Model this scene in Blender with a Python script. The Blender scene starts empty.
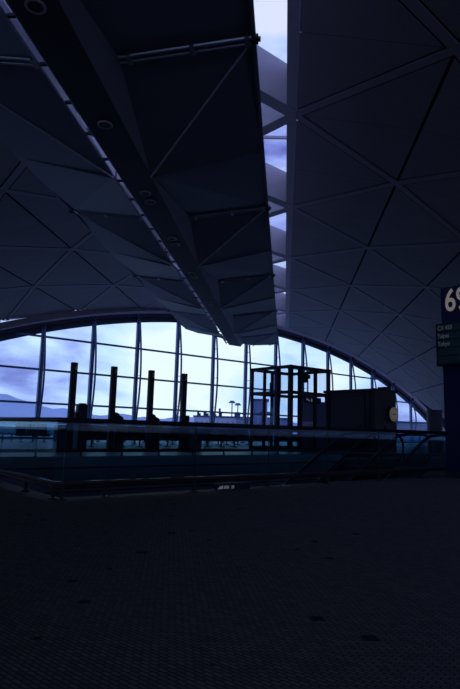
import bpy, bmesh, math, random
from mathutils import Vector, Matrix
random.seed(7)
S = bpy.context.scene
COL = S.collection
PI = math.pi
Q = math.sqrt(.5)
def W(u, v, z=0): return Vector(((u-v)*Q, (u+v)*Q, z))     # hall grid turned 45 degrees to the vault
def UV(x, y): return ((x+y)*Q, (y-x)*Q)
XC, ZT, RR = -3.6, 10.9, 34.0                                # vault crown line, crown height, radius
def V(s, y, dr=0):                                          # point on the vault at arc distance s
    a = s/RR; return Vector((XC+(RR+dr)*math.sin(a), y, ZT-RR+(RR+dr)*math.cos(a)))
def vz(x, dr=0): return ZT-RR+math.sqrt((RR+dr)**2-(x-XC)**2)
FV = 54*Q                                                   # facade plane: v = FV

# ---------------------------------------------------------------- materials
def mat(name, col, rough=.6, metal=0., noise=0., nscale=8., emit=None, estr=0., spec=.5, bump=0.):
    m = bpy.data.materials.new(name); m.use_nodes = True
    nt = m.node_tree; b = nt.nodes['Principled BSDF']
    b.inputs['Base Color'].default_value = (*col, 1); b.inputs['Roughness'].default_value = rough
    b.inputs['Metallic'].default_value = metal; b.inputs['Specular IOR Level'].default_value = spec
    tc = nt.nodes.new('ShaderNodeTexCoord'); n = nt.nodes.new('ShaderNodeTexNoise')
    n.inputs['Scale'].default_value = nscale; n.inputs['Detail'].default_value = 4
    nt.links.new(tc.outputs['Object'], n.inputs['Vector'])
    if noise:
        r = nt.nodes.new('ShaderNodeMapRange'); r.inputs['To Min'].default_value = 1-noise; r.inputs['To Max'].default_value = 1+noise
        nt.links.new(n.outputs['Fac'], r.inputs['Value'])
        mx = nt.nodes.new('ShaderNodeVectorMath'); mx.operation = 'SCALE'; mx.inputs[0].default_value = col
        nt.links.new(r.outputs['Result'], mx.inputs['Scale']); nt.links.new(mx.outputs['Vector'], b.inputs['Base Color'])
    if bump:
        bp = nt.nodes.new('ShaderNodeBump'); bp.inputs['Strength'].default_value = bump; bp.inputs['Distance'].default_value = .02
        nt.links.new(n.outputs['Fac'], bp.inputs['Height']); nt.links.new(bp.outputs['Normal'], b.inputs['Normal'])
    if emit:
        b.inputs['Emission Color'].default_value = (*emit, 1); b.inputs['Emission Strength'].default_value = estr
    return m
def glass(name, tint, refl=.06, rough=.02):
    m = bpy.data.materials.new(name); m.use_nodes = True; nt = m.node_tree; nt.nodes.clear()
    o = nt.nodes.new('ShaderNodeOutputMaterial'); mx = nt.nodes.new('ShaderNodeMixShader')
    t = nt.nodes.new('ShaderNodeBsdfTransparent'); t.inputs['Color'].default_value = (*tint, 1)
    g = nt.nodes.new('ShaderNodeBsdfGlossy'); g.inputs['Roughness'].default_value = rough
    lw = nt.nodes.new('ShaderNodeLayerWeight'); lw.inputs['Blend'].default_value = .12
    mu = nt.nodes.new('ShaderNodeMath'); mu.operation = 'MULTIPLY_ADD'; mu.inputs[1].default_value = .5; mu.inputs[2].default_value = refl*.3
    nt.links.new(lw.outputs['Fresnel'], mu.inputs[0]); nt.links.new(mu.outputs[0], mx.inputs['Fac'])
    nt.links.new(t.outputs[0], mx.inputs[1]); nt.links.new(g.outputs[0], mx.inputs[2]); nt.links.new(mx.outputs[0], o.inputs['Surface'])
    return m
M = {}
M['panel'] = mat('ceiling panel', (.37, .32, .32), .55, noise=.12, nscale=.6)
M['rib'] = mat('vault rib paint', (.42, .385, .41), .5, noise=.05, nscale=2)
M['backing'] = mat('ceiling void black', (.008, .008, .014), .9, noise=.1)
M['well'] = mat('skylight well paint', (.62, .58, .60), .5, noise=.05, nscale=2)
M['plate'] = mat('reflector sheet metal', (.25, .26, .32), .5, metal=.2, noise=.06, nscale=1.2)
M['channel'] = mat('channel sheet', (.05, .055, .08), .55, noise=.08, nscale=2)
M['bright'] = mat('bright aluminium', (.5, .52, .58), .32, metal=.8, noise=.05)
M['beam'] = mat('edge beam paint', (.02, .023, .04), .5, noise=.1)
M['fascia'] = mat('grey fascia', (.09, .10, .14), .6, noise=.05)
M['edge'] = mat('pale edge strip', (.8, .8, .88), .5, noise=.05)
M['edgestrip'] = mat('satin edge strip', (.30, .29, .32), .5, metal=0., noise=.05)
M['mull'] = mat('hazed mullion paint', (.15, .24, .40), .4, metal=.1, noise=.06)  # bluish haze is lightened into the colour of the posts and rods
M['rail'] = mat('handrail metal', (.05, .055, .07), .35, metal=.6, noise=.06)
M['wood'] = mat('timber kick rail', (.10, .055, .035), .5, noise=.25, nscale=20)
M['dark'] = mat('black painted steel', (.03, .032, .045), .45, noise=.1)
M['lift'] = mat('lift frame steel', (.012, .018, .035), .45, metal=.2, noise=.1)
M['box'] = mat('black enclosure panel', (.06, .058, .075), .6, noise=.15, nscale=3)
M['liftpanel'] = mat('lift door panel', (.4, .38, .5), .5, metal=.2, noise=.1, nscale=4)
M['seat'] = mat('seat vinyl', (.015, .03, .055), .5, noise=.15, nscale=15)
M['bin'] = mat('grey bin metal', (.12, .15, .18), .5, metal=.3, noise=.1)
M['signblue'] = mat('navy sign face', (.008, .012, .08), .5, noise=.06, nscale=3)
M['board'] = mat('board black', (.004, .014, .02), .5, noise=.1)
M['led'] = mat('led cell teal', (.012, .04, .05), .5, noise=.2, nscale=30, emit=(.01, .05, .06), estr=.05)
M['numeral'] = mat('lit cream numeral', (.7, .65, .5), .5, emit=(1, .88, .68), estr=.11, noise=.03)
M['boardtext'] = mat('lit board text', (.4, .4, .4), .5, emit=(.8, .9, .95), estr=.022, noise=.03)
M['smalltext'] = mat('lit small sign text', (.5, .5, .5), .5, emit=(.8, .85, 1), estr=.08, noise=.03)
M['clock'] = mat('lit clock face', (.55, .52, .44), .5, emit=(1, .85, .62), estr=.055, noise=.06, nscale=5)
M['gold'] = mat('glowing gold mark', (.6, .42, .15), .4, metal=.3, emit=(1, .7, .25), estr=.04, noise=.05)  # gold-toned mark with a faint emission of its own
M['stone'] = mat('polished edge stone', (.04, .05, .065), .7, noise=.15, nscale=12)
M['column'] = mat('round column paint', (.10, .10, .13), .6, noise=.08)
M['wallp'] = mat('lower wall paint', (.05, .05, .07), .7, noise=.1)
M['slab'] = mat('lower slab', (.25, .33, .38), .6, noise=.1)
M['fasciadark'] = mat('well fascia', (.28, .38, .42), .6, noise=.12, nscale=2)
M['apron'] = mat('wet apron concrete', (.24, .30, .38), .5, noise=.3, nscale=.02)
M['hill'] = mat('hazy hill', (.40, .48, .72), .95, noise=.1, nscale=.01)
M['land'] = mat('shore grass', (.13, .19, .24), .95, noise=.3, nscale=.03)
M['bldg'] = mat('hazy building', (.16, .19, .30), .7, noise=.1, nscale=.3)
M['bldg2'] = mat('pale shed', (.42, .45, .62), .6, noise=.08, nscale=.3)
M['bldgdark'] = mat('apron vehicle blue', (.035, .05, .12), .7, noise=.1)
M['mast'] = mat('mast grey', (.12, .14, .24), .6, noise=.05)
M['g_facade'] = glass('facade glass', (.86, .93, 1.0), .05)
M['g_rail'] = glass('smoked balustrade glass', (.60, .79, .85), .05)
M['g_rail2'] = glass('clear balustrade glass', (.80, .89, .92), .04)
M['g_lift'] = glass('lift glass', (.88, .92, .98), .05)
M['g_sky'] = glass('skylight glass', (.74, .72, .88), .03)

def carpet():
    m = bpy.data.materials.new('woven carpet'); m.use_nodes = True; nt = m.node_tree; N = nt.nodes; L = nt.links
    b = N['Principled BSDF']; b.inputs['Roughness'].default_value = .95; b.inputs['Specular IOR Level'].default_value = .15
    tc = N.new('ShaderNodeTexCoord'); mp = N.new('ShaderNodeMapping'); mp.inputs['Rotation'].default_value = (0, 0, math.radians(35))
    L.new(tc.outputs['Object'], mp.inputs['Vector'])
    br = N.new('ShaderNodeTexBrick'); br.inputs['Scale'].default_value = 1
    br.inputs['Brick Width'].default_value = .055; br.inputs['Row Height'].default_value = .026; br.inputs['Mortar Size'].default_value = .006
    br.inputs['Mortar Smooth'].default_value = .5; br.inputs['Bias'].default_value = 0
    br.inputs['Color1'].default_value = (.30, .26, .235, 1); br.inputs['Color2'].default_value = (.19, .175, .17, 1); br.inputs['Mortar'].default_value = (.07, .072, .09, 1)
    L.new(mp.outputs[0], br.inputs['Vector'])
    n = N.new('ShaderNodeTexNoise'); n.inputs['Scale'].default_value = 60; L.new(tc.outputs['Object'], n.inputs['Vector'])
    br.inputs['Mortar Smooth'].default_value = 1
    vo = N.new('ShaderNodeTexVoronoi'); vo.inputs['Scale'].default_value = 2.7; vo.inputs['Randomness'].default_value = .55; vo.distance = 'MANHATTAN'
    L.new(mp.outputs[0], vo.inputs['Vector'])
    ma = N.new('ShaderNodeMath'); ma.operation = 'MULTIPLY_ADD'; ma.inputs[1].default_value = .09; L.new(n.outputs['Fac'], ma.inputs[0]); L.new(vo.outputs['Distance'], ma.inputs[2])
    r = N.new('ShaderNodeValToRGB'); r.color_ramp.elements[0].position = .165; r.color_ramp.elements[0].color = (.18, .2, .3, 1); r.color_ramp.elements[1].position = .235
    L.new(ma.outputs[0], r.inputs[0])
    mx = N.new('ShaderNodeMix'); mx.data_type = 'RGBA'; mx.blend_type = 'MULTIPLY'; mx.inputs[0].default_value = 1
    L.new(br.outputs['Color'], mx.inputs[6]); L.new(r.outputs[0], mx.inputs[7])
    L.new(mx.outputs[2], b.inputs['Base Color'])
    bp = N.new('ShaderNodeBump'); bp.inputs['Strength'].default_value = .6; bp.inputs['Distance'].default_value = .006
    inv = N.new('ShaderNodeMath'); inv.operation = 'SUBTRACT'; inv.inputs[0].default_value = 1; L.new(br.outputs['Fac'], inv.inputs[1])
    L.new(inv.outputs[0], bp.inputs['Height']); L.new(bp.outputs[0], b.inputs['Normal'])
    return m
M['carpet'] = carpet()
M['gate'] = mat('gate floor', (.12, .17, .21), .4, noise=.15, nscale=1.5)

# ---------------------------------------------------------------- mesh builder
class MB:
    def __init__(s): s.b = bmesh.new()
    def poly(s, pts):
        return s.b.faces.new([s.b.verts.new(p) for p in pts])
    def box(s, c, d, rot=None):
        x, y, z = d[0]/2, d[1]/2, d[2]/2; c = Vector(c)
        co = [(-x,-y,-z),(x,-y,-z),(x,y,-z),(-x,y,-z),(-x,-y,z),(x,-y,z),(x,y,z),(-x,y,z)]
        vs = [s.b.verts.new(c+((rot @ Vector(p)) if rot else Vector(p))) for p in co]
        for f in ((3,2,1,0),(4,5,6,7),(0,1,5,4),(1,2,6,5),(2,3,7,6),(3,0,4,7)): s.b.faces.new([vs[i] for i in f])
        return s
    def tube(s, pts, r, n=10, caps=True, closed=False):
        pts = [Vector(p) for p in pts]; rings = []; prev = None
        for i, p in enumerate(pts):
            a = pts[max(i-1, 0)]; c = pts[min(i+1, len(pts)-1)]; t = (c-a).normalized()
            ref = Vector((0, 0, 1)) if abs(t.z) < .95 else Vector((1, 0, 0))
            e1 = t.cross(ref).normalized(); e2 = t.cross(e1)
            rr = r[i] if isinstance(r, (list, tuple)) else r
            rings.append([s.b.verts.new(p+(e1*math.cos(2*PI*k/n)+e2*math.sin(2*PI*k/n))*rr) for k in range(n)])
        for A, B in zip(rings, rings[1:]):
            for k in range(n): s.b.faces.new((A[k], A[(k+1) % n], B[(k+1) % n], B[k]))
        if caps: s.b.faces.new(rings[0][::-1]); s.b.faces.new(rings[-1])
        return s
    def bar(s, p, q, w, h, up=(0, 0, 1)):                    # rectangular bar from p to q
        p, q = Vector(p), Vector(q); t = (q-p).normalized(); e1 = t.cross(Vector(up)).normalized(); e2 = e1.cross(t)
        A = [s.b.verts.new(p+e1*a*w/2+e2*b*h/2) for a, b in ((-1,-1),(1,-1),(1,1),(-1,1))]
        B = [s.b.verts.new(q+e1*a*w/2+e2*b*h/2) for a, b in ((-1,-1),(1,-1),(1,1),(-1,1))]
        for k in range(4): s.b.faces.new((A[k], A[(k+1) % 4], B[(k+1) % 4], B[k]))
        s.b.faces.new(A[::-1]); s.b.faces.new(B); return s
    def strip(s, path, prof):                                # sweep closed profile rings: path -> list of rings
        rings = [[s.b.verts.new(p) for p in ring] for ring in path]; n = len(rings[0])
        for A, B in zip(rings, rings[1:]):
            for k in range(n): s.b.faces.new((A[k], A[(k+1) % n], B[(k+1) % n], B[k]))
        s.b.faces.new(rings[0][::-1]); s.b.faces.new(rings[-1]); return s
    def cut(s, co, no):                                      # remove what is on the positive side
        bmesh.ops.bisect_plane(s.b, geom=s.b.verts[:]+s.b.edges[:]+s.b.faces[:], plane_co=co, plane_no=no, clear_outer=True); return s
    def build(s, name, m, parent=None, smooth=False, bevel=0, solid=0, tri=False):
        bmesh.ops.recalc_face_normals(s.b, faces=s.b.faces[:])
        me = bpy.data.meshes.new(name); s.b.to_mesh(me); s.b.free(); me.materials.append(m)
        if smooth:
            for p in me.polygons: p.use_smooth = True
        o = bpy.data.objects.new(name, me); COL.objects.link(o)
        if parent: o.parent = parent
        if bevel:
            d = o.modifiers.new('Bevel', 'BEVEL'); d.width = bevel; d.segments = 2; d.limit_method = 'ANGLE'
        if solid:
            d = o.modifiers.new('Solidify', 'SOLIDIFY'); d.thickness = solid; d.offset = 1
        return o
def text(body, size, m, parent, loc, rot, name='lettering', ext=.004, sx=1.0):
    cu = bpy.data.curves.new(name, 'FONT'); cu.body = body; cu.size = size; cu.extrude = ext; cu.offset = size*.012
    t = bpy.data.objects.new(name, cu); COL.objects.link(t)
    dg = bpy.context.evaluated_depsgraph_get(); me = bpy.data.meshes.new_from_object(t.evaluated_get(dg))
    bpy.data.objects.remove(t); me.materials.clear(); me.materials.append(m)
    o = bpy.data.objects.new(name, me); COL.objects.link(o); o.parent = parent
    o.location = loc; o.rotation_euler = rot; o.scale = (sx, 1, 1)
    return o
def tag(o, label=None, cat=None, group=None, kind=None):
    if label: o['label'] = label
    if cat: o['category'] = cat
    if group: o['group'] = group
    if kind: o['kind'] = kind
    return o
def struct(o, label=None, cat=None): return tag(o, label, cat, kind='structure')
def empty(name, loc=(0, 0, 0), rz=0, **k):
    o = bpy.data.objects.new(name, None); COL.objects.link(o); o.location = loc; o.rotation_euler = (0, 0, rz); o.empty_display_size = .2
    return tag(o, **k)
def children(o): return [c for c in bpy.data.objects if c.parent == o]
def copy_tree(o, parent=None):
    c = o.copy(); COL.objects.link(c); c.parent = parent
    for ch in children(o): copy_tree(ch, c)
    return c
R45 = PI/4

# ================================================================ SETTING
X0, X1, Y0 = XC-24.6, XC+24.6, -34.0
SPRING = vz(X0)
FO = Vector((0, 54, 0)); FN = Vector((-1, 1, 0)).normalized()     # facade plane
# --- void in the floor (u, v)
VU0, VU1, VV0, VV1 = 3.24, 15.6, 7.62, 17.2
VU2, VVM = 24.2, 13.2                                        # the far arm of the opening runs on to the right
def clip_hall(m, extra=0):
    m.cut(FO+FN*extra, FN); m.cut((X0, 0, 0), (-1, 0, 0)); m.cut((X1, 0, 0), (1, 0, 0)); m.cut((0, Y0, 0), (0, -1, 0)); return m
m = MB(); B = 90
K = .3   # stone margin round the void
def quads(m, L):
    for a, b, c, d in L: m.poly([W(a, c), W(b, c), W(b, d), W(a, d)])
    return m
m = quads(MB(), ((-B, VU0-K, -B, VV1+K), (VU0-K, VU2+K, -B, VV0-K), (VU1+K, VU2+K, VV0-K, VVM-K), (VU2+K, B, -B, VV1+K)))
struct(clip_hall(m, .2).build('floor', M['carpet']), 'dark woven carpet floor of the departure hall', 'floor')
m = quads(MB(), ((-B, B, VV1+K, B),))
struct(clip_hall(m, .2).build('floor', M['gate']), 'smoother dark floor of the gate lounge beyond the opening', 'floor')
m = quads(MB(), ((VU0-K, VU0, VV0-K, VV1+K), (VU0, VU1+K, VV0-K, VV0), (VU1, VU1+K, VV0, VVM), (VU1+K, VU2+K, VVM-K, VVM), (VU2, VU2+K, VVM, VV1+K), (VU0, VU2, VV1, VV1+K)))
struct(m.build('trim_1', M['stone']), 'smooth stone margin around the floor opening', 'floor')
m = MB()
c4 = [(VU0, VV0), (VU1, VV0), (VU1, VVM), (VU2, VVM), (VU2, VV1), (VU0, VV1)]
for i in range(6):
    a, b = c4[i], c4[(i+1) % 6]
    m.poly([W(*a, 0), W(*b, 0), W(*b, -5.5), W(*a, -5.5)])
struct(m.build('wall_opening', M['fasciadark']), 'dark sides of the opening to the level below', 'wall')
m = MB(); m.poly([W(*c, -5.5) for c in c4]); struct(m.build('floor', M['slab']), 'dark floor of the level below', 'floor')
m = MB()
for z in (-.35, -1.1):
    m.bar(W(VU0, VV1-.03, z), W(VU2, VV1-.03, z), .05, .05)
struct(m.build('trim_2', M['fascia']), 'thin ledges on the far side of the floor opening', 'trim')

# --- vault ceiling
ST, YS, YP = 3.8, 16.0, 7.25
NI = 6
def nodeY(i, j): return YS+YP*j if i % 2 else YS+YP*(j+.5)    # odd arc lines carry the N0 phase
def clipc(m): m.cut(FO-FN*1.4, FN); m.cut((0, Y0, 0), (0, -1, 0)); return m
pan, bk = MB(), MB()
def inset_tri(P, d):
    # inset each side k (P[k]->P[k+1]) by d[k] in the triangle plane
    n = (P[1]-P[0]).cross(P[2]-P[0]).normalized(); L = []
    for k in range(3):
        a, b = P[k], P[(k+1) % 3]; t = (b-a).normalized(); q = n.cross(t); L.append((a+q*d[k], t))
    out = []
    for k in range(3):
        (p, t), (q, s) = L[k-1], L[k]; w = q-p; c = t.cross(s); out.append(p+t*(w.cross(s).dot(c)/c.dot(c)))
    return out
YB0 = YS-YP*8
for i in range(-7, 7):
    if i in (-1, 0): continue
    for j in range(0, 30):
        y0 = YB0+j*YP/2; y1 = y0+YP/2
        if y1 < Y0-1 or y0 > 76: continue
        s0, s1 = i*ST, (i+1)*ST
        s0 = max(s0, -25.4); s1 = min(s1, 25.4)
        A, Bq, C, D = V(s0, y0), V(s1, y0), V(s1, y1), V(s0, y1)
        # which corner is a node: odd line nodes at YS+YP*k ; (y0-YB0)/(YP/2)=j ; even j -> odd lines
        nodeA = (i % 2 == 1) == (j % 2 == 0)
        g, h, r = .045, .006, .19
        if nodeA: tris = (((A, Bq, C), (h, g, r)), ((A, C, D), (r, h, g)))   # diagonal A-C
        else: tris = (((A, Bq, D), (h, r, g)), ((Bq, C, D), (g, h, r)))      # diagonal B-D
        for P, d in tris:
            if (P[1]-P[0]).length > .5: pan.poly(inset_tri(list(P), d))
clipc(pan)
ceil = pan.build('ceiling', M['panel']); struct(ceil, 'vaulted ceiling of triangular panels in a diamond grid', 'ceiling')
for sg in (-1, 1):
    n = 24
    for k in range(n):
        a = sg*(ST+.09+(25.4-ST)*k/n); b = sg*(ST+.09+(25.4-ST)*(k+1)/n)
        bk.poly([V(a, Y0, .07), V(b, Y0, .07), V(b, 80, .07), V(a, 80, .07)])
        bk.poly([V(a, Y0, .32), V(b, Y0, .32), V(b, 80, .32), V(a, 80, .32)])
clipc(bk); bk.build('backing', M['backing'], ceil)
# diagonal ribs
m = MB()
for i in range(-7, 7):
    if i in (-1, 0): continue
    for j in range(0, 30):
        y0 = YB0+j*YP/2; y1 = y0+YP/2
        if y1 < Y0-1 or y0 > 76: continue
        s0, s1 = i*ST, (i+1)*ST
        if abs(s0) > 25.5 or abs(s1) > 25.5: continue
        nodeA = (i % 2 == 1) == (j % 2 == 0)
        p, q = (V(s0, y0, .0), V(s1, y1, .0)) if nodeA else (V(s1, y0, .0), V(s0, y1, .0))
        m.bar(p, q, .26, .05, up=(V((s0+s1)/2, 0, 1)-V((s0+s1)/2, 0)))
clipc(m); struct(m.build('trim_3', M['rib'], None), 'diagonal lattice ribs of the vault', 'ceiling rib')
# longitudinal skylight ribs + tall diagonals of the skylight strip
HW = 1.4
for n_, sg in ((4, 1), (5, -1)):
    m = MB(); pr = [V(sg*(ST+.03), 0), V(sg*(ST-.26), 0), V(sg*(ST-.26), 0, HW), V(sg*(ST+.03), 0, HW)]
    m.strip([[p+Vector((0, Y0, 0)) for p in pr], [p+Vector((0, 75, 0)) for p in pr]], None)
    clipc(m)
    struct(m.build('trim_%d' % n_, M['well']), ('right' if sg > 0 else 'left')+' long side of the skylight well', 'skylight frame')
m = MB()
for j in range(0, 30):
    y0 = YB0+j*YP/2; y1 = y0+YP/2
    if y1 < Y0-1 or y0 > 76: continue
    for i in (-1, 0):
        s0, s1 = i*ST, (i+1)*ST
        nodeA = (i % 2 == 1) == (j % 2 == 0)
        p, q = (V(s0, y0), V(s1, y1)) if nodeA else (V(s1, y0), V(s0, y1))
        up = Vector((0, 0, 1))
        m.bar(p+up*(HW/2), q+up*(HW/2), .28, HW)
        m.bar(p+up*.02, q+up*.02, .42, .10)
clipc(m); struct(m.build('trim_6', M['well']), 'deep diagonal ribs crossing the skylight', 'skylight frame')
m = MB()
for sg in (-1, 1):
    m.poly([V(0, Y0, HW), V(sg*ST, Y0, HW), V(sg*ST, 75, HW), V(0, 75, HW)])
clipc(m); sky = MB and m.build('window_skylight', M['g_sky']); struct(sky, 'long glazed skylight along the vault crown', 'skylight')
m = MB()
for k in range(-7, 5):
    y = 19.8+k*YP
    m.bar(V(-ST, y, HW-.06), V(0, y, HW-.06), .08, .1); m.bar(V(0, y, HW-.06), V(ST, y, HW-.06), .08, .1)
m.bar(V(0, Y0, HW-.05), V(0, 75, HW-.05), .12, .14)
clipc(m); m.build('glazing_bar', M['well'], sky)

# --- walls
for nm, x in (('wall_left', X0), ('wall_right', X1)):
    m = MB(); ye = x+54+1.2
    m.box((x, (Y0+ye)/2, SPRING/2+.15), (.3, ye-Y0, SPRING+.35)); struct(m.build(nm, M['wallp']), 'low dark wall under the '+nm[5:]+' edge of the vault', 'wall')
bw = empty('window_fill', (0, Y0, 0)); struct(bw, 'unseen glazing added behind the viewer to light the hall', 'window')  # unseen glazing, added so that sky light brightens the interior
m = MB(); m.poly([(X0, 0, 0), (X1, 0, 0)]+[tuple(V(25.4-50.8*k/40, 0)) for k in range(41)]); m.build('pane', M['g_facade'], bw)
for x in range(-26, 22, 4):
    MB().box((x, 0, vz(x)/2), (.2, .2, vz(x))).build('post', M['mull'], bw)
# --- facade bands following the arch
def arch_band(name, m_, d0, d1, inn, out, label):
    mb = MB(); rings = []
    for k in range(81):
        x = X0+(X1-X0)*k/80
        z = vz(x)
        # perpendicular offset on the section slope
        nx, nz = (x-XC)/RR, (z-(ZT-RR))/RR
        r = []
        for d, o in ((d0, inn), (d0, out), (d1, out), (d1, inn)):
            px = x-nx*d; r.append(Vector((px, px+54, z-nz*d))+FN*o)
        rings.append(r)
    mb.strip(rings, None)
    return struct(mb.build(name, m_), label, 'facade edge')
arch_band('trim_7', M['edgestrip'], -.36, .05, -.25, -.18, 'pale strip where the vault meets the glass wall')
arch_band('window_slot', M['g_sky'], -.36, -.35, -1.43, -.25, 'narrow glazed slot between the vault and its edge beam')
arch_band('trim_lip', M['rib'], -.36, .02, -1.45, -1.39, 'thin lip along the end of the vault')
arch_band('trim_8', M['beam'], .03, .34, -.22, .12, 'black arched edge beam over the glass wall')
arch_band('trim_9', M['fascia'], .34, .72, -.02, .1, 'grey arched fascia above the glass')
# --- bays
mull_s = [-24.08+3.757*k for k in range(-4, 16)]           # distance along the facade (u direction), measured from the crown axis
mull_s = [s for s in mull_s if X0+.3 < s*Q < X1-.3]
TZ = (2.45, 4.77, 7.1)
def zf(s): return vz(s*Q)-.6
ROT = Matrix.Rotation(R45, 3, 'Z')
nb = 0
edges = [X0/Q+.2]+mull_s+[X1/Q-.2]
for a, b in zip(edges, edges[1:]):
    if b-a < .4: continue
    nb += 1
    root = empty('window_%d' % nb, Vector((a*Q, a*Q+54, 0)), R45); struct(root, 'tall glazed bay %s of the arched glass wall' % ('at the far left end', 'second from the left end', 'third from the left end', 'fourth from the left end', 'fifth from the left end', 'sixth from the left end', 'seventh from the left end', 'eighth from the left end', 'ninth from the left end', 'tenth from the left end', 'eleventh from the left end', 'twelfth from the left end', 'thirteenth from the left end', 'fourteenth from the left end', 'fifteenth from the left end', 'sixteenth from the left end', 'seventeenth from the left end', 'eighteenth from the left end', 'nineteenth from the left end', 'twentieth from the left end')[nb-1], 'window')
    w = b-a; m = MB(); n = 8
    m.poly([(0, 0, 0), (w, 0, 0)]+[(w-w*k/n, 0, zf(b-w*k/n)) for k in range(n+1)])
    m.build('pane', M['g_facade'], root)
    for z in TZ:
        xs = [x for x in [w*k/40 for k in range(41)] if zf(a+x)+.2 > z]
        if len(xs) > 3:
            MB().box(((xs[0]+xs[-1])/2, -.03, z), (xs[-1]-xs[0], .12, .14)).build('transom', M['mull'], root)
    MB().box((w/2, -.02, .06), (w, .2, .12)).build('sill', M['beam'], root)
for k, s in enumerate(mull_s):
    root = empty('trim_%d' % (10+k), Vector((s*Q, s*Q+54, 0)), R45); struct(root, 'upright post and bowed rod of the glass wall', 'mullion')
    h = vz(s*Q)-.1
    MB().box((0, -.16, h/2), (.24, .24, h)).build('post', M['mull'], root)
    pts = [(.0, -.30-.55*math.sin(PI*t/16), .25+(h-.5)*t/16) for t in range(17)]
    MB().tube(pts, .075, 8).build('bowed_rod', M['mull'], root, smooth=True)
    mb = MB()
    for t in (4, 8, 12): mb.bar((0, -.2, pts[t][2]), pts[t], .04, .04)
    mb.build('strut', M['mull'], root)
    mb = MB(); mb.box((0, -.5, h-.12), (.34, .14, .16)); mb.box((-.12, -.42, h-.30), (.10, .12, .26)); mb.box((.12, -.42, h-.30), (.10, .12, .26))
    mb.build('head_bracket', M['dark'], root)

# ================================================================ REFLECTOR under the skylight
CZ, EZ, RZ = 6.88, 7.6, 7.32
EX, RX, CX_ = 3.0, .66, .37
EN = Vector((0, 42.4, 0))
def cutr(m): m.cut(EN, FN); m.cut((0, -6, 0), (0, -1, 0)); return m
root = empty('light_reflector', (0, 0, 0), label='long folded metal reflector hanging below the skylight', cat='light reflector')
RT = root
for sg in (1, -1):
    m = MB()
    Z = lambda x, y, z: Vector((XC+sg*x, y, z))
    gap = 0.0 if sg > 0 else .17
    for k in range(-3, 6):
        yn = 8.5+7.25*k; ym = yn+YP/2; yn1 = yn+YP; yp = yn-YP/2
        E0, E1, Em = Z(EX, yn, EZ), Z(EX, yn1, EZ), Z(EX, ym, EZ-.12)
        R0, R1 = Z(RX, yn, RZ), Z(RX, yn1, RZ); Mm, Mp = Z(CX_+gap, ym, CZ+gap*.3), Z(CX_+gap, yp, CZ+gap*.3)
        for t in ((E0, R0, Mm), (E0, Mm, Em), (Em, Mm, E1), (Mm, R1, E1), (Mp, Mm, R0)): m.poly(t)
    bmesh.ops.remove_doubles(m.b, verts=m.b.verts[:], dist=.001)
    cutr(m); m.build('wing', M['plate'], root, solid=.05)
    # outer lip
    m = MB(); m.bar(Z(EX, -6, EZ-.04), Z(EX, 60, EZ-.04), .06, .14); cutr(m); m.build('edge_lip', M['plate'], root)
    # creases and double cross rails
    for k in range(-2, 5):
        yn = 8.5+7.25*k; ym = yn+YP/2
        E0, E1, R0 = Z(EX, yn, EZ), Z(EX, yn+YP, EZ), Z(RX, yn, RZ); Mm = Z(CX_+gap, ym, CZ)
        m = MB(); dn = Vector((0, 0, -.06))
        for dy in (-.07, .07):
            d = Vector((0, dy, 0)); m.tube([R0+dn+d, E0+dn+d], .032, 8)
        for t in (.08, .55, .95):
            p = R0.lerp(E0, t)+dn; m.box(p, (.08, .24, .09))
        if cutr(m).b.verts: m.build('cross_rail', M['bright'] , root, smooth=False)
        m = MB(); m.bar(E0+dn*.5, Mm+dn*.5, .036, .03)
        if cutr(m).b.verts: m.build('crease_strip', M['edge'], root)
        m = MB(); m.bar(Mm+dn*.5, Z(EX, ym, EZ-.15), .05, .03)
        if cutr(m).b.verts: m.build('seam_strip', M['fascia'], root)
        # end knuckle and hanger
        if (E0-EN).dot(FN) < 0:
            m = MB(); m.tube([Z(EX-.05, yn, EZ-.05), Z(EX+.07, yn, EZ-.05)], .085, 14); m.tube([Z(EX+.04, yn, EZ-.05), Z(EX+.11, yn, EZ-.05)], .045, 10)
            m.build('bolt_knuckle', M['rail'], root)
        pr = Z(1.7, yn, RZ+.12)
        if (pr-EN).dot(FN) < -.3:
            MB().tube([pr, (pr.x, pr.y, vz(pr.x)+.1)], .022, 8).build('hanger_rod', M['rail'], root)
# channel
m = MB(); m.box((XC, 25, CZ+.02), (2*CX_, 70, .05)); m.box((XC-CX_+.015, 25, CZ+.10), (.03, 70, .16)); m.box((XC+CX_-.015, 25, CZ+.10), (.03, 70, .16))
cutr(m); m.build('channel', M['channel'], root)
m = MB(); m.box((XC-CX_-.012, 25, CZ+.03), (.02, 70, .07)); cutr(m); m.build('slot_edge', M['bright'], root)
for k in range(-4, 36):
    y = k*1.1+.4
    if (Vector((XC-CX_, y, 0))-EN).dot(FN) < -.1: MB().box((XC-CX_-.10, y, CZ+.07), (.2, .05, .05)).build('slot_bracket', M['dark'], root)
names = ['nearest, at the top of the photo', 'below the first triangular fold', 'near one of the first pair', 'far one of the first pair', 'near one of the second pair down the channel', 'far one of the second pair down the channel',
         'near one of the third pair down the channel', 'far one of the third pair down the channel', 'near one of the farthest pair', 'far one of the farthest pair']
proto = None
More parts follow.
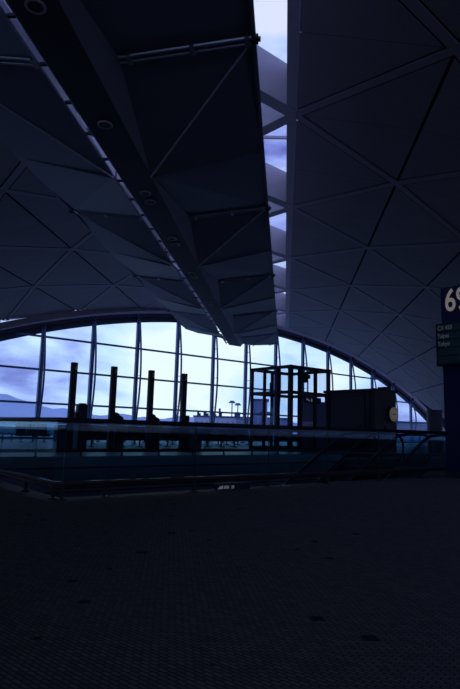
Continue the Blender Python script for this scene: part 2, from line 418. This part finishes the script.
for k, y in enumerate((6.75, 9.85, 13.05, 13.6, 16.45, 17.0, 20.3, 20.85, 25.2, 25.75)):
    if proto is None:
        proto = empty('downlight', (0, 0, 0))
        mb = MB(); n = 24; prof = [(.105, .012), (.14, 0), (.155, .012), (.15, .03), (.11, .03), (.07, .1)]
        rings = [[mb.b.verts.new((r*math.cos(2*PI*i/n), r*math.sin(2*PI*i/n), z)) for r, z in prof] for i in range(n)]
        for i in range(n):
            A, Bq = rings[i], rings[(i+1) % n]
            for q in range(len(prof)-1): mb.b.faces.new((A[q], A[q+1], Bq[q+1], Bq[q]))
        mb.build('ring', M['well'], proto, smooth=True)
        mb = MB(); mb.tube([(0, 0, .01), (0, 0, .03)], .108, 24); mb.build('lens', M['dark'], proto)
        o = proto
    else: o = copy_tree(proto)
    o.location = (XC, y, CZ-.035)
    tag(o, 'round unlit channel downlight, '+names[k], 'downlight', 'downlights in the reflector channel')

# ================================================================ BALUSTRADES
def rail_path(pts, z, r=.12, n=8):
    out = []
    for i, p in enumerate(pts):
        p = Vector(p)
        if 0 < i < len(pts)-1:
            a = (Vector(pts[i-1])-p).normalized(); b = (Vector(pts[i+1])-p).normalized()
            for k in range(n+1):
                t = k/n; q = (p+a*r)*(1-t)**2+p*2*t*(1-t)+(p+b*r)*t*t; out.append(q)
        else: out.append(p)
    return [W(q.x, q.y, z) for q in out]
def segs(a, b, us):
    return us
NR = 7.42
def balustrade(name, label, pts, joints, gm, glass_lo=.235, top=1.1, kick=True):
    root = empty(name, W(*pts[0]), 0, label=label, cat='railing')
    off = W(*pts[0])
    P = lambda l: [q-off for q in l]
    MB().tube(P(rail_path(pts, top-.03)), .034, 10).build('handrail', M['rail'], root, smooth=True)
    mb = MB(); pth = P(rail_path(pts, .21)); mb.tube(pth, .024, 8); MB().tube([q-Vector((0, 0, .05)) for q in pth], .03, 8).build('lower_rail', M['dark'], root); mb.build('kick_rail', M['wood'] if kick else M['rail'], root, smooth=True)
    for (a, b) in joints:                                    # glass panel and posts from joint to joint
        A, Bq = W(*a)-off, W(*b)-off; d = (Bq-A).normalized()
        if (Bq-A).length > .11:
            MB().bar(A+d*.012+Vector((0, 0, (glass_lo+top-.05)/2)), Bq-d*.012+Vector((0, 0, (glass_lo+top-.05)/2)), .014, top-.05-glass_lo).build('glass_panel', gm, root)
        if a[0] > 3.2 and a[0] != 3.8: MB().box(A+Vector((0, 0, (glass_lo+top-.05)/2)), (.014, .014, top-.05-glass_lo), ROT).build('joint_strip', M['dark'], root)
        mb = MB(); mb.box(A+Vector((0, 0, .10)), (.045, .045, .2), ROT); mb.box(A+Vector((0, 0, .008)), (.1, .1, .016), ROT); mb.build('post', M['dark'], root)
    return root
# near balustrade: left leg runs away on the left, then the corner, then along the opening to the sign pillar
c0 = (3.1, NR)
pts = [(3.1, 17.4), c0, (13.6, NR)]
j = []; vv = [17.4, 15.6, 14.1, 12.7, 11.3, 9.9, 8.6, NR+.12]
for a, b in zip(vv, vv[1:]): j.append(((3.1, a), (3.1, b)))
uu = [3.17, 5.38, 7.01, 8.6, 10.3, 11.9, 13.2]
j.append(((3.1, NR+.12), (3.17, NR)))
j.append(((3.8, NR), (3.9, NR)))
for a, b in zip(uu, uu[1:]): j.append(((a, NR), (b, NR)))
j.append(((13.2, NR), (13.3, NR)))
balustrade('glass_balustrade', 'near glass balustrade with low timber rail turning a corner at left', pts, j, M['g_rail'])
pts = [(3.4, 17.4), (VU2+.15, 17.4)]
uu = [3.5+1.5*k for k in range(14)]
j = [((a, 17.4), (b, 17.4)) for a, b in zip(uu, uu[1:])]
balustrade('glass_balustrade', 'far glass balustrade on the other side of the floor opening', pts, j, M['g_rail2'], kick=False)
pts = [(VU2+.15, 13.0), (VU1+.3, 13.0)]
uu = [24.2, 22.7, 21.2, 19.7, 18.2, 16.8, 16.15]
j = [((a, 13.0), (b, 13.0)) for a, b in zip(uu, uu[1:])]
balustrade('glass_balustrade', 'glass balustrade at the right between the escalators and the clock enclosure', pts, j, M['g_rail2'], kick=False)

# small blue sign at slab edge
r = empty('direction_sign', W(5.95, NR+.14, .03), R45, label='small blue direction sign low behind the balustrade', cat='sign')
MB().box((.35, 0, 0), (.78, .05, .12)).build('sign_box', M['signblue'], r, bevel=.008)
mb = MB(); mb.poly([(.05, -.027, -.01), (.12, -.027, -.04), (.12, -.027, .035)]); mb.poly([(.0, -.027, -.035), (.1, -.027, -.035), (.1, -.027, -.005), (.06, -.027, .02)]); mb.build('arrow', M['smalltext'], r, solid=.003)
mb = MB(); 
for x, w_, h_ in ((.16, .03, .05), (.20, .02, .06), (.235, .03, .045), (.32, .02, .05), (.355, .02, .05)): mb.box((x, -.027, -.005), (w_, .004, h_))
mb.build('lettering', M['smalltext'], r)

# escalators in the opening
def escalator(u_top, v0, label):
    r = empty('escalator', W(u_top, v0, 0), R45, label=label, cat='escalator')
    W_ = 1.0; sl = math.tan(math.radians(30)); L = 8.6; flat = 1.0
    for side in (0, W_):
        prof = [(flat, 1.0), (0, 1.0), (-.6, .88), (-L, .88-(L-.6)*sl)]
        n = 10; top = []
        for i in range(n+1):   # newel
            a = PI/2-PI*i/n; top.append((flat+.42*math.cos(a), .58+.42*math.sin(a)))
        hr = [(x, side, z) for x, z in top[::-1]]+[(0.2, side, 1.0), (-.3, side, .96), (-.7, side, .80), (-L, side, .80-(L-.7)*sl)]
        MB().tube(hr, .04, 8).build('handrail', M['rail'], r, smooth=True)
        mb = MB(); lo = [(-L, .15-(L-.3)*sl), (-.3, .12), (flat, .12)]
        mb.poly([(x, side, z) for x, z in [(flat, 1.0), (.2, 1.0), (-.3, .96), (-.7, .8), (-L, .8-(L-.7)*sl)]+lo]); mb.build('glass_panel', M['g_rail2'], r, solid=.012)
        mb = MB(); mb.poly([(x, side, z) for x, z in [(flat+.3, .14), (-.3, .14), (-L, .17-(L-.3)*sl), (-L, -.7-(L-.3)*sl), (-.3, -.75), (flat+.3, 0)]]); mb.build('skirt', M['fascia'], r, solid=.04)
    mb = MB(); x, z = 0, 0
    while x > -L+.4:
        mb.box((x-.2, W_/2, z-.12), (.4, W_-.1, .24)); x -= .4; z -= .4*sl
    mb.build('steps', M['bin'], r); return r
escalator(14.6, 8.6, 'escalator going down into the opening, nearer of the two')
escalator(14.6, 10.6, 'escalator going down into the opening, farther of the two')

# ================================================================ SIGN PILLAR 69
r = empty('sign_pillar', W(12.88, 7.34, 0), R45, label='tall navy pillar sign reading 69 standing by the balustrade', cat='sign')
# local -y runs to the right and towards the viewer; face looks along -x
MB().box((.16, -.62, 2.36), (.32, 1.24, 4.72)).build('pillar', M['signblue'], r, bevel=.012)
MB().box((.16, -.62, .06), (.36, 1.28, .12)).build('plinth', M['dark'], r)
FR = (PI/2, 0, -PI/2)
o = text('69', .80, M['numeral'], r, (-.012, -.11, 4.10), FR, 'numerals', .006, .76)
b = empty('flight_board', W(12.88, 7.34, 0)+W(-.07, 0, 0)*1, R45, label='black flight display board listing cities mounted on the navy pillar', cat='display board')
MB().box((-.05, -.655, 3.23), (.18, 1.4, 1.06)).build('casing', M['board'], b, bevel=.01)
DR = []
for row in range(5):
    mb = MB()
    for c in range(16): mb.box((-.144, -.02-.084*c-.03, 3.64-.2*row), (.008, .074, .16))
    DR.append(mb.build('display_row', M['led'], b))
for row, t in enumerate(('CX 450', 'Taipei', 'Tokyo')):
    text(t, .15, M['boardtext'], DR[row], (-.153, -.01, 3.59-.2*row), FR, 'lettering', .003, .82)

# ================================================================ LIFT FRAME
LU, LV = 20.38, 20.02
r = empty('lift_enclosure', W(LU, LV, 0), R45, label='glass lift enclosure with dark steel frame and open upper bays', cat='lift')
H = 4.3; A, Bv = 2.95, 2.95
def post(x, y, w=.16): MB().box((x, y, H/2), (w, w, H)).build('post', M['lift'], r)
for y in (0, .95, 1.95, Bv): post(0, y, .2 if y in (0, .95) else .13)
for y in (0, .95, Bv): post(A, y, .14)
for x in (.7, 1.85): post(x, 0, .18 if x < 1 else .12)
post(1.5, Bv, .12)
for z, h in ((H, .16), (H-1.32, .16), (1.0, .12), (.08, .16)):
    mb = MB(); mb.box((A/2, 0, z), (A+.2, .14, h)); mb.box((A/2, Bv, z), (A+.2, .14, h)); mb.box((0, Bv/2, z), (.14, Bv+.2, h)); mb.box((A, Bv/2, z), (.14, Bv+.2, h)); mb.build('beam', M['lift'], r)
for (p, q) in (((0, 0), (A, 0)), ((0, 0), (0, Bv)), ((A, 0), (A, Bv)), ((0, Bv), (A, Bv))):
    MB().bar((*p, H/2), (*q, H/2), .02, H-.1).build('glass_panel', M['g_lift'], r)
MB().box((.75+1.05, .12, 1.30), (2.0, .1, 2.60)).build('door_panel', M['liftpanel'], r)
mb = MB(); mb.box((1.05, .0, H-.55), (.24, .3, .42)); mb.box((1.22, -.05, H-.45), (.16, .24, .2)); mb.box((1.0, 0, H-.2), (.05, .05, .4)); mb.build('hanging_loudspeaker', M['dark'], r)
mb = MB(); mb.tube([(-.02, 1.45, 2.95), (-.02, 1.45, 3.3)], .06, 8); mb.box((-.02, 1.45, 3.4), (.08, .08, .25)); mb.build('lamp_fitting', M['dark'], r)
s = empty('lift_sign', W(LU+.72, LV-.26, 2.62), R45, label='small blue sign with pale symbols over the lift door', cat='sign')
MB().box((.65, 0, 0), (1.3, .06, .3)).build('sign_box', M['signblue'], s, bevel=.01)
mb = MB(); mb.box((.22, -.035, .03), (.14, .004, .08)); mb.box((.36, -.035, -.03), (.1, .004, .06)); mb.box((.55, -.035, 0), (.09, .004, .17)); mb.build('symbols', M['smalltext'], s)

# ================================================================ BLACK ENCLOSURE WITH CLOCK
BU, BVv = 24.54, 17.92
r = empty('service_enclosure', W(BU, BVv, 0), R45, label='black box shaped service enclosure with a flat roof carrying the clock', cat='enclosure')
BW, BL, BH = 1.95, 3.4, 3.24
MB().box((BW/2, BL/2, BH/2), (BW, BL, BH)).build('body', M['box'], r, bevel=.02)
MB().box((BW/2, BL/2, BH+.05), (BW+.16, BL+.16, .14)).build('roof', M['dark'], r, bevel=.02)
MB().box((BW*.45, -.0, BH+.02+.14), (.5, .5, .16)).build('roof_unit', M['dark'], r)
mb = MB(); mb.box((-.03, .32, BH/2), (.06, .12, BH)); mb.box((-.03, .62, BH/2), (.06, .04, BH)); mb.box((-.03, BL-.1, BH/2), (.06, .16, BH)); mb.box((-.03, BL/2, .28), (.06, BL, .1)); mb.box((-.03, BL/2, BH-.25), (.06, BL, .1)); mb.build('edge_trim', M['dark'], r)
mb = MB(); mb.box((-.04, 1.05, 1.35), (.06, .36, .22)); mb.build('hatch', M['dark'], r)
MB().box((1.2, -.03, 1.28), (.55, .05, .22)).build('vent_plate', M['dark'], r)
c = empty('wall_clock', W(BU+1.5, BVv-.05, 2.05), R45, label='round cream faced clock on the end of the black enclosure', cat='clock')
def disc(mb, y0, y1, r_, n=40): mb.tube([(0, y0, 0), (0, y1, 0)], r_, n); return mb
disc(MB(), 0, -.10, .42).build('rim', M['dark'], c)
disc(MB(), -.08, -.108, .38).build('dial', M['clock'], c)
mb = MB()
for k in range(12):
    a = k*PI/6; rr_ = Matrix.Rotation(a, 3, 'Y'); mb.box(rr_ @ Vector((0, -.112, .31)), (.02, .006, .06), rr_)
mb.build('hour_marks', M['dark'], c)
for nm, ang, ln, w_ in (('hour_hand', math.radians(82), .19, .045), ('minute_hand', math.radians(-85), .27, .03)):
    rr_ = Matrix.Rotation(ang, 3, 'Y'); MB().box(rr_ @ Vector((0, -.118, ln/2-.03))+Vector((0, 0, 0)), (w_, .006, ln), rr_).build(nm, M['dark'], c)

# round column at right
r = empty('round_column', W(29.3, 17.3, 0), 0, label='short thick grey round column near the right end of the glass wall', cat='column')
MB().tube([(0, 0, 0), (0, 0, 2.35)], .42, 32).build('shaft', M['column'], r, smooth=False)
MB().tube([(0, 0, 2.35), (0, 0, 2.42)], .46, 32).build('cap', M['column'], r)

# ================================================================ PYLONS at the gate desks
PV = 21.9
px = [9.52, 11.36, 13.25, 15.08]
ordw = ['leftmost', 'second from the left', 'third from the left', 'rightmost']
for k, u in enumerate(px):
    if k == 0:
        proto = empty('gate_pylon', (0, 0, 0), R45)
        MB().box((0, 0, 1.79), (.24, .2, 3.58)).build('shaft', M['dark'], proto, bevel=.01)
        MB().box((0, 0, .03), (.4, .36, .06)).build('base_plate', M['dark'], proto)
        mb = MB(); mb.box((.04, -.106, 3.38), (.025, .012, .16)); mb.box((.02, -.106, 3.29), (.06, .012, .025)); mb.build('mark', M['gold'], proto)
        o = proto
    else: o = copy_tree(proto)
    o.location = W(u, PV, 0)
    tag(o, 'slim black pylon standing before the glass wall, '+ordw[k], 'pylon', 'row of slim pylons')
# desks with monitors beside each pylon
def desk(u, v, label, kind):
    r = empty('gate_desk', W(u, v, 0), R45, label=label, cat='desk')
    MB().box((.12, 0, .5), (.42, .5, 1.0)).build('counter', M['seat'], r, bevel=.02)
    MB().box((.12, 0, 1.02), (.52, .6, .05)).build('desk_top', M['dark'], r, bevel=.01)
    mb = MB()
    if kind == 0:
        mb.box((.12, 0, 1.45), (.42, .3, .85)); mb.box((.14, -.0, 1.9), (.26, .24, .08)); mb.box((-.14, 0, 1.3), (.12, .25, .5))
        mb.build('display_cabinet', M['dark'], r, bevel=.02)
    elif kind == 1:
        pts = [(-.12, 1.05), (.36, 1.05), (.36, 1.28), (.30, 1.42), (.12, 1.5), (.08, 1.58), (-.06, 1.62), (-.12, 1.6)]
        mb.strip([[Vector((x, -.17, z)) for x, z in pts], [Vector((x, .17, z)) for x, z in pts]], None); mb.build('monitor', M['dark'], r, bevel=.03)
    else:
        mb.box((.03, 0, 1.3), (.14, .3, .5)); mb.box((.17, 0, 1.32), (.09, .3, .6)); mb.build('monitor', M['dark'], r, bevel=.03)
desk(px[0]+.62, PV+.62, 'dark gate desk with a tall cabinet on it beside the leftmost pylon', 0)
desk(px[1]+.52, PV+.62, 'dark gate desk with a rounded monitor beside the second pylon from the left', 1)
desk(px[2]+.52, PV+.62, 'dark gate desk with a rounded monitor beside the third pylon from the left', 1)
desk(px[3]+.52, PV+.62, 'dark gate desk with a narrow monitor beside the rightmost pylon', 2)
# bins
for u, v, lab in ((8.85, 21.2, 'grey square litter bin standing left of the leftmost pylon'), (15.15, 20.9, 'grey square litter bin standing in front of the rightmost pylon')):
    r = empty('litter_bin', W(u, v, 0), R45, label=lab, cat='litter bin', group=None)
    MB().box((0, 0, .46), (.42, .4, .92)).build('body', M['bin'], r, bevel=.015)
    MB().box((0, 0, .96), (.44, .42, .07)).build('lid', M['dark'], r, bevel=.015)
    MB().box((0, -.205, .8), (.26, .012, .12)).build('slot', M['dark'], r)

# ================================================================ BENCHES
def make_bench(n):
    r = empty('airport_bench', (0, 0, 0), R45)
    Wd = .6; L = n*Wd
    MB().box((L/2, 0, .36), (L+.1, .08, .07)).build('beam', M['rail'], r)
    for x in (.25, L/2, L-.25):
        mb = MB(); mb.box((x, 0, .19), (.06, .06, .34)); mb.bar((x, -.26, .03), (x, .26, .03), .06, .05); mb.build('leg', M['rail'], r)
    for k in range(n):
        x = (k+.5)*Wd
        mb = MB(); mb.box((x, -.03, .44), (.5, .5, .09)); mb.build('seat', M['seat'], r, bevel=.03)
        rt = Matrix.Rotation(math.radians(-12), 3, 'X')
        mb = MB(); mb.box((x, .27, .76), (.57, .07, .56), rt); mb.build('backrest', M['seat'], r, bevel=.03)
    for k in range(n+1):
        mb = MB(); mb.box((k*Wd, 0, .64), (.045, .36, .035)); mb.box((k*Wd, .1, .5), (.035, .05, .26)); mb.build('armrest', M['rail'], r)
    return r
b3 = make_bench(3)
b3.location = W(10.45, 31.0, 0); tag(b3, 'dark bench of three seats at the far left beyond the balustrade', 'bench', 'benches by the glass wall')
t = empty('bench_table', W(9.6, 31.0, 0), R45, label='low dark table joined to the left end of the far left bench', cat='table')
MB().box((.35, 0, .44), (.75, .5, .06)).build('table_top', M['seat'], t, bevel=.01)
for x in (.12,.6):
    mb = MB(); mb.box((x, 0, .2), (.06, .06, .4)); mb.bar((x, -.22, .02), (x, .22, .02), .05, .04); mb.build('leg', M['rail'], t)
b4 = make_bench(4)
rows = [(24.6, [10.6, 13.2, 15.8, 18.4], 'nearer row'), (28.6, [12.6, 15.2, 17.8, 20.4, 23.0], 'middle row'), (33.0, [16.0, 19.4, 22.8, 26.2], 'row nearest the glass wall')]
cnt = ['first', 'second', 'third', 'fourth', 'fifth']
first = True
for v, us, rn in rows:
    for k, u in enumerate(us):
        o = b4 if first else copy_tree(b4); first = False
        o.location = W(u, v, 0)
        tag(o, 'dark four seat bench, %s from left in the %s' % (cnt[k], rn), 'bench', 'benches in rows before the glass wall')

# ================================================================ OUTSIDE
GZ = -8.0
m = MB(); m.poly([W(-900, FV+.8, GZ), W(1500, FV+.8, GZ), W(1500, 1800, GZ), W(-900, 1800, GZ)])
tag(m.build('apron', M['apron']), 'grey blue airport apron outside below the glass wall', 'ground', kind='structure')
m = MB(); m.poly([W(-40, FV+.85, 0), W(60, FV+.85, 0), W(60, FV+.85, GZ), W(-40, FV+.85, GZ)]); struct(m.build('wall_outside', M['fascia']), 'outer wall below the glass', 'wall')
def ridge(name, lab, cat, m_, R0, a0, a1, hf, depth=250, n=90, base=GZ):
    mb = MB(); rings = []
    for k in range(n+1):
        a = math.radians(a0+(a1-a0)*k/n); d = Vector((math.sin(a), math.cos(a), 0)); h = hf(a0+(a1-a0)*k/n)
        e = max(0., min(1, min(k, n-k)/6)); h = max(.5, h*e)
        rings.append([d*(R0-depth*.5)+Vector((0, 0, base)), d*(R0-depth*.25)+Vector((0, 0, base+h*.55)), d*R0+Vector((0, 0, base+h)), d*(R0+depth*.4)+Vector((0, 0, base+h*.5)), d*(R0+depth)+Vector((0, 0, base))])
    mb.strip(rings, None)
    return tag(mb.build(name, m_, smooth=True), lab, cat)
def nz(a, s): return math.sin(a*.9+s)*.5+math.sin(a*2.3+s*2)*.25+math.sin(a*5.1+s*3)*.12+math.sin(a*11+s)*.05
# angles are from +Y towards +X
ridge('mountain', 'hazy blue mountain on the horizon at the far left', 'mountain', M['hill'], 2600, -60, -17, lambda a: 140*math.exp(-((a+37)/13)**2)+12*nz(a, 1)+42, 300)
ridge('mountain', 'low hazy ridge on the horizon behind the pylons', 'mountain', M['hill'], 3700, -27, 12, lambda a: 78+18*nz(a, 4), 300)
ridge('shoreline', 'dark low strip of land beyond the apron', 'land', M['land'], 520, -55, 25, lambda a: 6.5+1.6*nz(a*3, 2), 60)
def at(px_, dist):                                           # direction by azimuth from the camera
    a = math.radians(px_); return Vector((math.sin(a)*dist, math.cos(a)*dist, GZ))
def building(lab, az, dist, w, d, h, m_, bumps=0, strips=0, name='building'):
    r = empty(name, at(az, dist), -math.radians(az), label=lab, cat='building')
    MB().box((0, 0, h/2), (w, d, h)).build('wall', m_, r)
    MB().box((0, 0, h+.15), (w+.6, d+.6, .4)).build('roof', M['bldgdark'], r)
    if strips:
        for k in range(strips): MB().box((-w/2+(k+.5)*w/strips, -d/2-.06, h*.5), (.35, .14, h*.8)).build('window', M['bldg'], r)
    return r
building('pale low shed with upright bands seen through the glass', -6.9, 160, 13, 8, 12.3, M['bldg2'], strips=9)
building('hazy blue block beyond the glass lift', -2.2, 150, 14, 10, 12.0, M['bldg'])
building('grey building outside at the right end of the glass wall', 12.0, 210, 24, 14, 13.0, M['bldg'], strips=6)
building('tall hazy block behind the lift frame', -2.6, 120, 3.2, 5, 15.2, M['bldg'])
def mast(az, dist, h, lab, box=False):
    r = empty('floodlight_mast', at(az, dist), -math.radians(az), label=lab, cat='floodlight mast')
    MB().tube([(0, 0, 0), (0, 0, h)], [.28, .16], 10).build('pole', M['mast'], r)
    mb = MB(); mb.box((0, 0, h), (2.0, .6, .35)); mb.box((0, 0, h+.4), (1.4, .5, .4)); mb.build('lamp_head', M['mast'], r)
    if box: MB().box((-.1, 0, h-3.0), (1.9, 1.0, 1.4)).build('equipment_box', M['bldgdark'], r)
mast(-5.45, 172, 17.2, 'taller floodlight mast with a flat head outside the glass')
mast(-4.85, 178, 16.8, 'shorter mast with a dark box outside the glass', True)
for k, (az, w, h) in enumerate(((-8.2, 2.0, 1.2), (-7.45, 2.2, 1.0), (-6.7, 1.3, 2.2), (-8.9, 1.4, 1.2))):
    r = empty('rooftop_plant', at(az, 160)+Vector((0, 0, 12.65)), -math.radians(az), label='dark rooftop unit on the pale shed, '+['second from the left', 'third from the left', 'tallest one', 'leftmost one'][k], cat='rooftop unit', group='rooftop units on the pale shed')
    mb = MB(); mb.box((0, 0, h/2), (w*.45, .8, h)); mb.box((w*.3, 0, h*.3), (w*.5, .8, h*.6)); mb.build('housing', M['bldgdark'], r)
# loading gantry in front of the hazy block
r = empty('apron_gantry', at(-1.9, 100), 0, label='lattice gantry with slanting legs seen through the lift', cat='gantry')
mb = MB()
for sg in (-1, 1): mb.bar((sg*1.9, 0, 0), (sg*.7, 0, 12.0), .3, .3); mb.bar((sg*1.9, 2, 0), (sg*.7, 2, 12.0), .3, .3)
mb.build('leg', M['bldgdark'], r); MB().box((0, 1, 12), (2.6, 2.6, .6)).build('deck', M['bldgdark'], r)
mb = MB(); mb.bar((-1.5, 0, 4), (1.1, 0, 8), .15, .15); mb.bar((1.5, 0, 4), (-1.1, 0, 8), .15, .15); mb.build('brace', M['bldgdark'], r)

# ================================================================ WORLD
w = bpy.data.worlds.new('overcast sky'); S.world = w; w.use_nodes = True; nt = w.node_tree; N = nt.nodes; L = nt.links; N.clear()
out = N.new('ShaderNodeOutputWorld'); bg = N.new('ShaderNodeBackground'); L.new(bg.outputs[0], out.inputs[0])
tc = N.new('ShaderNodeTexCoord')
mp = N.new('ShaderNodeMapping'); mp.inputs['Scale'].default_value = (1.0, 1.0, 2.3); mp.inputs['Location'].default_value = (.85, .2, .3); L.new(tc.outputs['Generated'], mp.inputs['Vector'])
n1 = N.new('ShaderNodeTexNoise'); n1.inputs['Scale'].default_value = 5.2; n1.inputs['Detail'].default_value = 7; n1.inputs['Roughness'].default_value = .52; n1.inputs['Distortion'].default_value = .25
L.new(mp.outputs[0], n1.inputs['Vector'])
L2D = (-.0315, 1.0, .846)
def lobe(direction, power, gain):
    d = N.new('ShaderNodeVectorMath'); d.operation = 'DOT_PRODUCT'; d.inputs[1].default_value = Vector(direction).normalized(); L.new(tc.outputs['Generated'], d.inputs[0])
    mx = N.new('ShaderNodeMath'); mx.operation = 'MAXIMUM'; mx.inputs[1].default_value = 0; L.new(d.outputs['Value'], mx.inputs[0])
    p = N.new('ShaderNodeMath'); p.operation = 'POWER'; p.inputs[1].default_value = power; L.new(mx.outputs[0], p.inputs[0])
    g = N.new('ShaderNodeMath'); g.operation = 'MULTIPLY'; g.inputs[1].default_value = gain; L.new(p.outputs[0], g.inputs[0]); return g
l1 = lobe((-.16, 1, .09), 40, .34); l2 = lobe(L2D, 900, .45)
a1 = N.new('ShaderNodeMath'); a1.operation = 'ADD'; L.new(n1.outputs['Fac'], a1.inputs[0]); L.new(l1.outputs[0], a1.inputs[1])
a2 = N.new('ShaderNodeMath'); a2.operation = 'ADD'; L.new(a1.outputs[0], a2.inputs[0]); L.new(l2.outputs[0], a2.inputs[1])
rp = N.new('ShaderNodeValToRGB'); cr = rp.color_ramp
cr.elements[0].position = .40; cr.elements[0].color = (.15, .19, .50, 1)
cr.elements[1].position = .80; cr.elements[1].color = (.86, .96, 1.0, 1)
e = cr.elements.new(.47); e.color = (.24, .31, .72, 1)
e = cr.elements.new(.55); e.color = (.42, .55, .95, 1)
e = cr.elements.new(.65); e.color = (.60, .80, 1.0, 1)
L.new(a2.outputs[0], rp.inputs[0]); L.new(rp.outputs[0], bg.inputs['Color']); bg.inputs['Strength'].default_value = 1.15

# ================================================================ CAMERA
rows_ = ((0.9948666, 0.09745093, 0.02727188), (0.01207395, 0.15326373, -0.98811156), (-0.10047218, 0.98336847, 0.15130035))
cam = bpy.data.cameras.new('camera'); co = bpy.data.objects.new('camera', cam); COL.objects.link(co)
rx, dn, fw = (Vector(r_) for r_ in rows_)
mw = Matrix((rx, -dn, -fw)).transposed().to_4x4(); mw.translation = Vector((0, 0, 1.0)); co.matrix_world = mw
cam.sensor_fit = 'HORIZONTAL'; cam.sensor_width = 36; cam.lens = 555/460*36; cam.clip_end = 6000; cam.clip_start = .05
S.camera = co
S.view_settings.view_transform = 'Standard'; S.view_settings.look = 'None'; S.view_settings.gamma = 1; S.view_settings.exposure = 0; S.view_settings.use_curve_mapping = False
